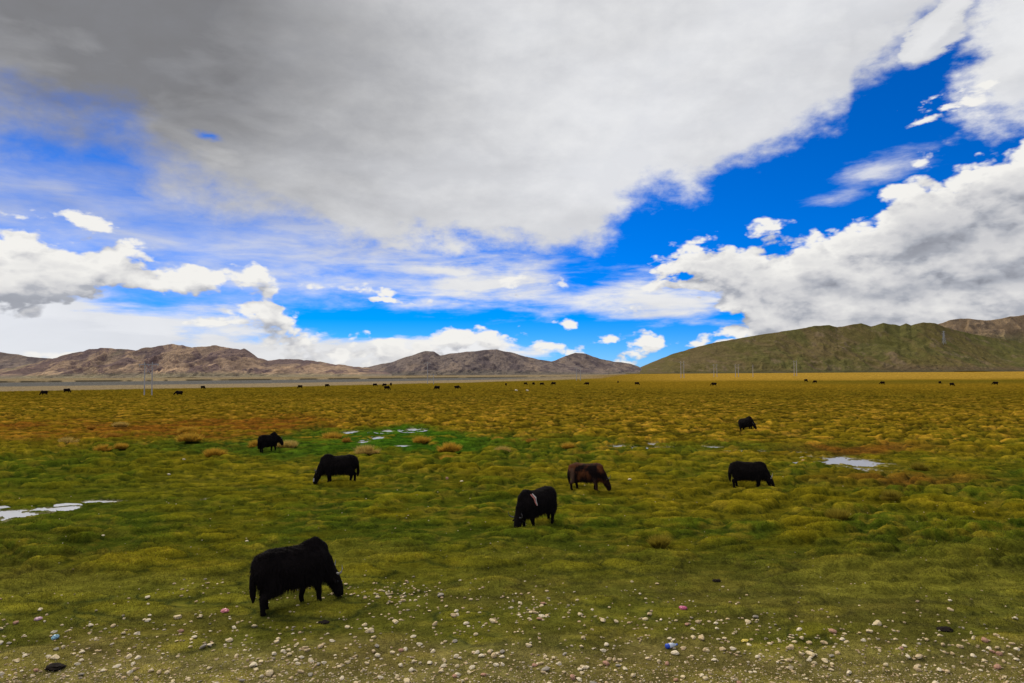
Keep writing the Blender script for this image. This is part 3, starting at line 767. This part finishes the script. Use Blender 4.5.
# ------------------------------------------------------------------ yaks
def ball_chain(bm, pts):
    """pts: list of (x,y,z,rx,ry,rz) — a row of overlapping ellipsoids blended along the line"""
    for a, b in zip(pts[:-1], pts[1:]):
        L = (Vector(b[:3])-Vector(a[:3])).length; n = max(2, int(L/(.35*min(a[4], b[4])))+1)
        for i in range(n+1):
            t = i/n; q = [a[k]*(1-t)+b[k]*t for k in range(6)]
            bmesh.ops.create_icosphere(bm, subdivisions=2, radius=1, matrix=Matrix.Translation(q[:3]) @ Matrix.Diagonal((q[3], q[4], q[5], 1)))
def yak_body(head='graze', turn=0., stride=0., lean=0., voxel=.026, hump=1.0):
    """a yak facing +x, withers near x=.45; turn swings the neck sideways, stride moves the legs"""
    bm = bmesh.new()
    ball_chain(bm, [(-.78,0,1.02,.24,.27,.30), (-.58,0,1.0,.30,.35,.39), (-.2,0,.94,.34,.38,.42), (.2,0,.94,.34,.37,.42), (.48,0,.95,.28,.31,.41)])
    ball_chain(bm, [(-.50,0,.78,.22,.25,.18), (.0,0,.67,.29,.29,.18), (.42,0,.70,.23,.25,.20)])      # hanging skirt of hair
    ball_chain(bm, [(.12,0,1.12,.2,.20,.20), (.36,0,1.24,.18,.15,.21*hump), (.50,0,1.27,.18,.145,.21*hump), (.66,0,1.12,.18,.15,.24)])
    if head == 'short': nk = [(.62,0,1.05),(.78,.3,1.0),(.90,.6,.95)]; hd = [(.96,.7,.90),(1.09,.9,.70),(1.13,1,.58)]
    elif head == 'graze': nk = [(.60,0,1.02),(.78,.25,.80),(.90,.55,.57)]; hd = [(.94,.62,.50),(1.05,.85,.28),(1.09,1,.13)]
    elif head == 'low': nk = [(.62,0,1.05),(.88,.3,.92),(1.06,.6,.76)]; hd = [(1.12,.7,.70),(1.27,.9,.48),(1.32,1,.36)]
    else: nk = [(.62,0,1.10),(.88,.4,1.12),(1.04,.7,1.12)]; hd = [(1.12,.8,1.10),(1.30,.95,.98),(1.42,1,.88)]
    def T(p): x, t, z = p; return (.6+(x-.6)*math.cos(turn*t), (x-.6)*math.sin(turn*t), z)
    nk = [T(p) for p in nk]; hd = [T(p) for p in hd]
    ball_chain(bm, [(*nk[0], .24,.20,.30), (*nk[1], .19,.155,.25), (*nk[2], .17,.15,.20)])
    ball_chain(bm, [(*nk[2], .17,.16,.20), (*hd[0], .175,.16,.19), (*hd[1], .145,.125,.16), (*hd[2], .12,.115,.10)])
    def leg(pts): ball_chain(bm, [(x, y, z, r, r, r) for x, y, z, r in pts])
    hoof = []
    for s, ph in ((1, 1), (-1, -1)):
        d = stride*ph
        leg([(-.62,.17*s,.78,.20), (-.50+d*.4,.19*s,.58,.135), (-.76+d*.7,.18*s,.40,.082), (-.72+d,.18*s,.20,.062), (-.72+d,.18*s,.07,.062), (-.68+d,.18*s,.035,.058)])
        leg([(.42,.17*s,.72,.16), (.40-d*.4,.17*s,.50,.105), (.42-d*.8,.17*s,.30,.072), (.40-d,.17*s,.12,.058), (.43-d,.17*s,.035,.060)])
    m = bpy.data.meshes.new('body'); bm.to_mesh(m); bm.free()
    o = link(bpy.data.objects.new('tmp', m)); md = o.modifiers.new('r', 'REMESH'); md.mode = 'VOXEL'; md.voxel_size = voxel
    sm = o.modifiers.new('s', 'SMOOTH'); sm.factor = .6; sm.iterations = 5
    dg = bpy.context.evaluated_depsgraph_get(); dg.update()
    r = bpy.data.meshes.new_from_object(o.evaluated_get(dg)); bpy.data.objects.remove(o); bpy.data.meshes.remove(m)
    r.name = 'body'
    for p in r.polygons: p.use_smooth = True
    return r, nk, hd
def yak_hair(body, n, seed, wscale=1.0):
    g = np.random.default_rng(seed); nv = len(body.vertices)
    co = np.empty(nv*3); body.vertices.foreach_get('co', co); co = co.reshape(-1, 3)
    no = np.empty(nv*3); body.vertices.foreach_get('normal', no); no = no.reshape(-1, 3)
    idx = g.integers(0, nv, n); p = co[idx] + g.normal(0, .008, (n, 3)); q = no[idx]
    x, y, z = p.T
    trunk = (x > -1.0) & (x < .8)
    L = np.where(trunk, np.interp(z, [0, .25, .45, .6, .85, 1.2, 1.5], [.02, .03, .07, .26, .16, .07, .05]), .07)
    L = L*g.uniform(.5, 1.15, n)
    legz = (z < .42); L = np.where(legz, np.minimum(L, .05+.05*g.uniform(0, 1, n)), L)
    L = np.where((x > .95) & (z < .65), .035, L)
    d = q*g.uniform(.15, .5, (n, 1)) + np.array([-.12, 0, -.9]) + g.normal(0, .13, (n, 3))
    up = (q[:, 2] > .6) & (z > 1.0)
    d[up] = q[up]*.22 + np.array([-.75, 0, -.1]) + g.normal(0, .15, (up.sum(), 3)) + np.sign(q[up][:, 1:2])*np.array([[0, .4, 0]])
    d /= np.linalg.norm(d, axis=1)[:, None]
    w = g.uniform(.005, .012, n)*wscale
    s = np.cross(d, q); s /= np.linalg.norm(s, axis=1)[:, None]+1e-6; s *= w[:, None]
    tip = p + d*L[:, None]; tip[:, 2] = np.maximum(tip[:, 2], .02)
    V = np.stack([p-s-q*.01, p+s-q*.01, tip], axis=1).reshape(-1, 3)
    return V
def tube(pts, rad, k=8):
    V = []; Fc = []
    up = Vector((0, 0, 1)); P = [Vector(p) for p in pts]
    for i, p in enumerate(P):
        t = (P[min(i+1, len(P)-1)]-P[max(i-1, 0)]).normalized(); a = t.cross(up if abs(t.z) < .9 else Vector((1, 0, 0))).normalized(); b = t.cross(a)
        for j in range(k): an = 2*math.pi*j/k; V.append(p + (a*math.cos(an)+b*math.sin(an))*rad[i])
    for i in range(len(P)-1):
        for j in range(k): Fc.append((i*k+j, i*k+(j+1) % k, (i+1)*k+(j+1) % k, (i+1)*k+j))
    return np.array([v[:] for v in V]), np.array(Fc)
fur = mat_attr('yak_fur', .85, .04, noises=((7, .6, 1.4, 4),)); fur_strand = mat_attr('yak_hair_strands', .8, .05)
horn_m = mat_basic('grey_horn', (.42, .38, .33), .45, .5, .3, 20); black_horn = mat_basic('dark_horn', (.06, .05, .045), .45, .5, .3, 20)
eye_m = mat_basic('dark_eye', (.01, .008, .006), .1, .6, 0, 5)
rib_m = mat_basic('pink_ribbon', (.62, .22, .17), .7, .2, .3, 20); riw_m = mat_basic('pale_ribbon', (.70, .62, .52), .7, .2, .2, 20)

def coat_black(P): 
    c = np.zeros((len(P), 3)) + np.array([.0085, .0062, .0055]); n = fbm(P[:, 0]*3, P[:, 2]*3, 3, 61)
    return c*(.6+.9*n)[:, None]
def coat_blaze(hd):
    def f(P):
        c = coat_black(P); a = np.array(hd[1]); b = np.array(hd[2]); t = np.clip(((P-a)@(b-a))/((b-a)@(b-a)), 0, 1.1)
        q = a+t[:, None]*(b-a); m = (np.linalg.norm(P-q, axis=1) < .13) & (P[:, 0] > q[:, 0]-.0)
        c[m & (t < .95) & (t > .0) & (np.abs(P[:, 1]-q[:, 1]) < .10)] = (.55, .50, .45); return c
    return f
def coat_brown(P):
    x, y, z = P.T
    c = np.zeros((len(P), 3)) + np.array([.13, .042, .015])
    c = mixc(c, (.012, .007, .006), sstep(.45, .62, fbm(x*2.6, z*2.6, 3, 71)+.25*sstep(.1, -.3, x)*sstep(.95, .6, z)))
    c = mixc(c, (.012, .007, .006), sstep(.72, .9, x)*.85)
    c = mixc(c, (.16, .085, .05), sstep(.20, .05, np.abs(x+.74))*sstep(1.22, 1.05, z)*sstep(.25, .5, z)*(y < -.05)*.75)
    c = mixc(c, (.12, .06, .035), (sstep(.13, .04, np.abs(x-.42))*sstep(.75, .5, z)*.6))
    c = mixc(c, (.11, .07, .045), sstep(1.22, 1.34, z)*.35)
    return c
def make_yak(px, py, heading, label, head='graze', turn=0., stride=.1, coat='black', scale=1., hair=9000, seed=1, wscale=1., horn=None, hornm=None, ribbon=False, cat='yak', hump=1.0):
    p = place(px, py)
    ch, sh_ = math.cos(R(heading)), math.sin(R(heading))
    gz = lambda a, b: float(ground_z(np.array([p.x+(a*ch-b*sh_)*scale]), np.array([p.y+(a*sh_+b*ch)*scale]))[0])
    zf = (gz(.42, .17)+gz(.42, -.17))/2; zr = (gz(-.72, .17)+gz(-.72, -.17))/2
    pitch = -math.atan2(zf-zr, 1.14*scale)
    zc = zr + (zf-zr)*(.72/1.14)
    root = empty('yak', (p.x, p.y, zc-.035), R(heading)); root.scale = (scale,)*3
    root.rotation_euler = (0, pitch, R(heading))
    tag(root, label, cat, 'yaks grazing on the near meadow')
    body, nk, hd = yak_body(head, turn, stride, hump=hump)
    nv = len(body.vertices); co = np.empty(nv*3); body.vertices.foreach_get('co', co); co = co.reshape(-1, 3)
    # shaggy locks: push the surface in and out in downward strands
    no = np.empty(nv*3); body.vertices.foreach_get('normal', no); no = no.reshape(-1, 3)
    lock = (fbm((co[:, 0]+co[:, 1])*14, co[:, 2]*3, 3, seed+3)-.5)*.045*sstep(.2, .6, co[:, 2])*sstep(1.15, .8, co[:, 0])
    co = co+no*lock[:, None]; body.vertices.foreach_set('co', co.ravel())
    cf = {'black': coat_black, 'brown': coat_brown, 'blaze': coat_blaze(hd)}[coat]
    set_col(body, cf(co)); body.update(); obj('body', body, fur, root)
    V = yak_hair(body, hair, seed, wscale)
    hm = np_mesh('coat', V, np.arange(len(V)).reshape(-1, 3), False, cf(V)*1.15); obj('coat', hm, fur_strand, root)
    # tail: a bushy plume
    pts = [(-.90,0,1.12), (-.99,0,1.02), (-1.01,.01,.82), (-1.0,.02,.60), (-.98,.02,.42), (-.97,.02,.30)]
    tv, tf = tube(pts, [.04,.04,.05,.07,.06,.015], 12)
    tv += (np.random.default_rng(seed).normal(0, .012, tv.shape)); obj('tail', np_mesh('tail', tv, tf, True, cf(tv)), fur, root)
    h0 = Vector(hd[0]); h2 = Vector(hd[2]); fw = (h2-h0).normalized(); side = Vector((-math.sin(turn*.8), math.cos(turn*.8), 0))
    upv = side.cross(fw) * -1
    if upv.dot(Vector((1, 0, .6))) < 0: upv = -upv
    for s in (1, -1):
        b = h0 - fw*.05 + side*s*.12 + upv*.11
        wq = [b, b+side*s*.10+upv*.02, b+side*s*.17+upv*.07-fw*.04, b+side*s*.19+upv*.12-fw*.10, b+side*s*.16+upv*.15-fw*.17]
        hv, hf = tube([q[:] for q in wq], [.028, .025, .020, .013, .004]); obj('horn', np_mesh('horn', hv, hf, True), hornm or black_horn, root)
        eb = h0 + side*s*.13 + fw*.02 - upv*.02
        ev, ef = tube([eb[:], (eb+side*s*.08-Vector((0, 0, .03)))[:], (eb+side*s*.16-Vector((0, 0, .07)))[:]], [.025, .045, .008], 8)
        obj('ear', np_mesh('ear', ev, ef, True, cf(ev)), fur, root)
        bm = bmesh.new(); bmesh.ops.create_icosphere(bm, subdivisions=2, radius=.018, matrix=Matrix.Translation(h0+fw*.12+side*s*.125+upv*.05)); em = bpy.data.meshes.new('eye'); bm.to_mesh(em); bm.free(); obj('eye', em, eye_m, root)
    if ribbon:
        for k, (zz, xx, mt) in enumerate([(0, 0, riw_m), (0, .085, rib_m)]):
            tv, tf = tube([(.30+xx,.19,1.30), (.27+xx,.33,1.17), (.31+xx*.5,.385,1.03), (.28+xx*.3,.40,.90)], [.02,.026,.024,.012], 8)
            o = obj('ribbon', np_mesh('ribbon', tv, tf, True), mt, root)
    return root
make_yak(294, 606, 48, 'nearest and largest black yak grazing with one grey horn showing, among foreground stones', hair=26000, seed=11, stride=.13, turn=-.4, hornm=horn_m, scale=.86, wscale=.8)
make_yak(537, 523, 222, 'black yak with a pink and white ribbon at its shoulder, grazing below the brown yak', hair=15000, seed=12, stride=.08, turn=.25, ribbon=True, scale=.86)
make_yak(588, 490, -22, 'reddish brown yak with a pale streak on its haunch grazing in mid meadow', coat='brown', hair=13000, seed=13, stride=.1, wscale=1.2, scale=.84, hump=.6)
make_yak(338, 484, 186, 'black yak with a white blaze on its face grazing left of centre', coat='blaze', hair=13000, seed=14, stride=.08, wscale=1.3, scale=.92, turn=.2)
make_yak(269, 451.5, 58, 'compact high humped black yak between golden tussocks at the left end of the marsh', head='short', hair=9000, seed=15, stride=.06, wscale=1.8, scale=.82, turn=-.9, hump=1.4)
make_yak(750, 487, -22, 'black yak grazing left of the large pool with small pale horns', hair=13000, seed=16, stride=.05, wscale=1.3, scale=.84, hornm=horn_m, hump=.7)
make_yak(748, 432, -62, 'black yak grazing on the ochre plain above the stream at the right', hair=8000, seed=17, stride=.05, wscale=1.9, scale=.8)
# the far herd
far_protos = []
for st, tn, hh in ((.1, .2, 'graze'), (.05, -.3, 'graze'), (.08, 0, 'low')):
    b, _, _ = yak_body(hh, tn, st, voxel=.05); nv = len(b.vertices); co = np.empty(nv*3); b.vertices.foreach_get('co', co)
    set_col(b, coat_black(co.reshape(-1, 3))); b.materials.append(fur); b.name = 'distant_yak'; far_protos.append(b)
FAR = [(44,395.5,190,'leftmost of the distant yaks, left of the twin poles'), (67,393,10,'second distant yak from the left edge, slightly farther than its neighbour'),
 (179,396,185,'distant yak just right of the tall twin poles at the left'), (203,389.2,60,'distant yak on the pale flat between the left mountain and the plain'),
 (300,388.5,175,'distant yak alone right of the left mountain foot'), (327,387.3,50,'small distant yak left of the cluster below the mountain gap'),
 (375,386.5,5,'left yak of the tight distant cluster below the mountain gap'), (384.5,386.5,200,'middle yak of the tight distant cluster below the mountain gap'),
 (391,386,90,'right and farthest yak of the tight distant cluster below the mountain gap'), (387,390.2,20,'lowest yak of the tight distant cluster, in front of the others'),
 (437,390,170,'distant yak just right of the wooden pole, left one of two'), (457,389.5,15,'distant yak right of the wooden pole, right one of two'),
 (506,385.7,75,'tiny distant yak below the middle mountain summit'), (525.5,385,20,'tiny distant yak left of a row of four on the middle plain'),
 (533.5,385.2,60,'second in the row of four distant yaks on the middle plain'), (542,385.6,0,'largest of the row of four distant yaks on the middle plain'),
 (553.5,385.4,180,'last in the row of four distant yaks, just left of the small twin poles'), (587,385.5,170,'distant yak right of the small twin poles'),
 (618,383.2,100,'tiny distant yak left of the foot of the green hill'), (637,385.3,5,'long distant yak at the left foot of the green hill'),
 (714,386.3,175,'lone distant yak below the left slope of the green hill'), (806,382,20,'left of two neighbouring distant yaks in front of the golden strip'),
 (815,383.3,190,'right of two neighbouring distant yaks in front of the golden strip'), (882.5,384.8,185,'distant yak on the green strip below the hill at the right'),
 (940,384.0,30,'tiny distant yak, farther left of a bigger one at the right'), (952,386.2,5,'bigger distant yak between a tiny one and the right edge'),
 (995.5,385.3,178,'rightmost of the distant yaks, broad and side on')]
for i, (px, py, hd_, lab) in enumerate(FAR):
    p = place(px, py); o = link(bpy.data.objects.new('distant_yak', far_protos[i % 3])); o.location = p - Vector((0, 0, .03)); o.rotation_euler = (0, 0, R(hd_))
    k = .95*random.uniform(.92, 1.08)*(.85 if 'tiny' in lab else 1); o.scale = (k,)*3; tag(o, 'black ' + lab, 'yak', 'distant yaks scattered over the plain')

# ------------------------------------------------------------------ poles and pylon
wood = mat_basic('weathered_pole', (.50, .47, .43), .8, .2, .2, 3); steel = mat_basic('galvanised_steel', (.42, .43, .43), .5, .4, .1, 3, metallic=.3); cer = mat_basic('insulator', (.5, .48, .45), .3, .5, .1, 3)
def box_mesh(name, boxes):
    bm = bmesh.new()
    for (a, b, w, h) in boxes:
        a = Vector(a); b = Vector(b); d = b-a; L = d.length
        q = d.to_track_quat('X', 'Z').to_matrix().to_4x4()
        bmesh.ops.create_cube(bm, size=1, matrix=Matrix.Translation((a+b)/2) @ q @ Matrix.Diagonal((L, w, h, 1)))
    m = bpy.data.meshes.new(name); bm.to_mesh(m); bm.free(); return m
def twin_pole(px, py, py_top, gap_px, label, thick=1.):
    p = place(px, py); h = (py-py_top)*p.y/F; g = gap_px*p.y/F/2
    root = empty('utility_pole', p); tag(root, label, 'utility pole', 'power line poles across the plain')
    r = .15*thick
    xs = (-g, g) if gap_px else (0,)
    for x in xs:
        v, f = tube([(x, 0, -.3), (x, 0, h*.5), (x, 0, h)], [r, r*.85, r*.7], 8); obj('pole', np_mesh('pole', v, f, True), wood, root)
    e = g+1.6; obj('crossarm', box_mesh('crossarm', [((-e, .12, h*.93), (e, .12, h*.93), .14, .16)]), steel, root)
    if gap_px: obj('brace', box_mesh('brace', [((-g, 0, h*.60), (g, 0, h*.88), .05, .07), ((g, .06, h*.60), (-g, .06, h*.88), .05, .07)]), steel, root)
    for x in (-e+.2, 0, e-.2):
        v, f = tube([(x, .12, h*.93), (x, .12, h*.93-.5)], [.09, .09], 8); obj('insulator', np_mesh('insulator', v, f, True), cer, root)
twin_pole(148, 395.5, 362, 7.5, 'tall pale twin poles in front of the left mountain', 1.0)
twin_pole(427.5, 384, 361.5, 0, 'single dark pole in front of the middle mountain', 1.2)
twin_pole(433.5, 384, 374, 0, 'short pole right of the single dark pole', 1.2)
twin_pole(578.5, 380.5, 367, 4, 'small twin poles below the small pointed hill', 1.6)
twin_pole(682.5, 378, 361, 3, 'twin poles before the left slope of the green hill', 2)
twin_pole(715.5, 377, 364, 3, 'short twin poles right of the first pair before the green hill', 2)
twin_pole(737, 377, 364, 3, 'twin poles third from the left along the green hill foot', 2)
twin_pole(753, 377, 365, 0, 'single pole fourth along the green hill foot', 2)
twin_pole(795.5, 376, 360.5, 2.5, 'brightest twin poles along the green hill foot', 2.6)
def pylon():
    d = ray(944, 344); y = 3200.; k = y/d.y; base = Vector((d.x*k, y, CAMZ+d.z*k))
    # stand it on the real slope
    hill = [o for o in bpy.data.objects if o.name == 'hill'][0]; dg = bpy.context.evaluated_depsgraph_get(); dg.update()
    dd = ray(944, 344); ok, loc, nrm, ix = hill.ray_cast(Vector((0, 0, CAMZ)), dd)
    if ok: base = loc
    h = 13*base.y/F; root = empty('transmission_tower', base); tag(root, 'pale lattice transmission tower on the flank of the green hill', 'pylon')
    B = []
    wv = lambda t: 5.5*(1-t)**1.2+1.1
    N = 8
    for sx in (1, -1):
        for sy in (1, -1):
            for i in range(N):
                a, b = i/N, (i+1)/N; B.append(((sx*wv(a), sy*wv(a), a*h-(2 if i == 0 else 0)), (sx*wv(b), sy*wv(b), b*h), .8, .8))
                B.append(((sx*wv(a), sy*wv(a), a*h), (-sx*wv(b), sy*wv(b), b*h), .4, .4)); B.append(((sx*wv(a), sy*wv(a), a*h), (sx*wv(b), -sy*wv(b), b*h), .4, .4))
    obj('lattice', box_mesh('lattice', B), steel, root)
    for t in (.68, .82, .96): obj('crossarm', box_mesh('crossarm', [((-9, 0, h*t), (9, 0, h*t), .7, .7), ((-9, 0, h*t), (0, 0, h*t+2.6), .4, .4), ((9, 0, h*t), (0, 0, h*t+2.6), .4, .4)]), steel, root)
pylon()

# ------------------------------------------------------------------ litter and dung
def crumple(seed, sx, sy, sz, amp=.3, sub=3):
    g = np.random.default_rng(seed); bm = bmesh.new(); bmesh.ops.create_icosphere(bm, subdivisions=sub, radius=.5)
    for v in bm.verts:
        n = float(fbm(np.array([v.co.x*4+seed]), np.array([v.co.y*4+v.co.z*5]), 3, seed)[0])-.5
        v.co *= 1+amp*2.4*n; v.co.x *= sx; v.co.y *= sy; v.co.z *= sz
    m = bpy.data.meshes.new('litter'); bm.to_mesh(m); bm.free(); return m
def litter(name, px, py, w, col, label, cat, seed, h=.5, rough=.4, spec=.5):
    p = place(px, py); w = w*p.y/F; o = obj(name, crumple(seed, w, w*.7, w*h), mat_basic(name+'_plastic', col, rough, spec, .25, 30)); o.location = p+Vector((0, 0, w*h*.3)); o.rotation_euler = (0, 0, seed)
    tag(o, label, cat); return o
litter('plastic_bag', 225, 612, 8, (.68, .18, .20), 'crumpled red and pink plastic bag behind the hind hoof of the nearest yak', 'plastic bag', 3)
litter('plastic_scrap', 38, 620, 7, (.62, .34, .36), 'pale pink plastic scrap at the far left of the foreground', 'litter', 4)
litter('plastic_scrap', 55.5, 638.5, 9, (.25, .45, .52), 'pale blue plastic scrap in the left foreground', 'litter', 5)
litter('candy_wrapper', 683, 609, 8, (.66, .12, .22), 'bright pink wrapper on the turf right of centre', 'litter', 6)
litter('candy_wrapper', 745, 641.5, 8, (.72, .52, .04), 'yellow wrapper among stones in the right foreground', 'litter', 7, .3)
dung = mat_basic('dry_dung', (.018, .012, .008), .95, .1, .3, 20, .6)
for px, py, w, lab in [(55, 668, 17, 'black dung heap near the bottom left corner'), (324, 623, 11, 'dark flat dung pat below the head of the nearest yak'), (717, 581, 8, 'small dark dung pat on the turf right of centre'), (945, 630, 14, 'dark dung pat at the right side of the foreground')]:
    p = place(px, py); ww = w*p.y/F; o = obj('dung_pat', crumple(int(px), ww, ww*.8, ww*.3, .35), dung); o.location = p+Vector((0, 0, .01)); tag(o, lab, 'dung', 'dung pats on the turf')
# bottle: body with neck, white label band and blue cap
def bottle():
    p = place(671.5, 648); root = empty('plastic_bottle', p+Vector((0, 0, .04)), R(20)); tag(root, 'small plastic bottle with a blue end and white band lying in the right foreground', 'bottle')
    prof = [(-.10, .001), (-.10, .032), (-.085, .036), (.03, .036), (.07, .022), (.085, .014), (.10, .014)]
    v, f = tube([(a, 0, 0) for a, _ in prof], [b for _, b in prof], 16); obj('bottle_body', np_mesh('bottle_body', v, f, True), mat_basic('clear_plastic', (.55, .62, .66), .15, .6, .1, 10), root)
    v, f = tube([(-.05, 0, 0), (-.05, 0, 0), (.02, 0, 0), (.02, 0, 0)], [.03, .039, .039, .03], 16); obj('label_band', np_mesh('label_band', v, f, True), mat_basic('white_band', (.75, .78, .8), .5, .4, .05, 10), root)
    v, f = tube([(-.104, 0, 0), (-.104, 0, 0), (-.052, 0, 0)], [.001, .038, .0385], 16); obj('bottle_end', np_mesh('bottle_end', v, f, True), mat_basic('blue_plastic', (.03, .10, .60), .3, .5, .1, 10), root)
    v, f = tube([(.09, 0, 0), (.09, 0, 0), (.112, 0, 0), (.112, 0, 0)], [.001, .017, .017, .001], 12); obj('cap', np_mesh('cap', v, f, True), mat_basic('cap_plastic', (.03, .12, .6), .3, .5, .1, 10), root)
    root.scale = (.95,)*3
bottle()
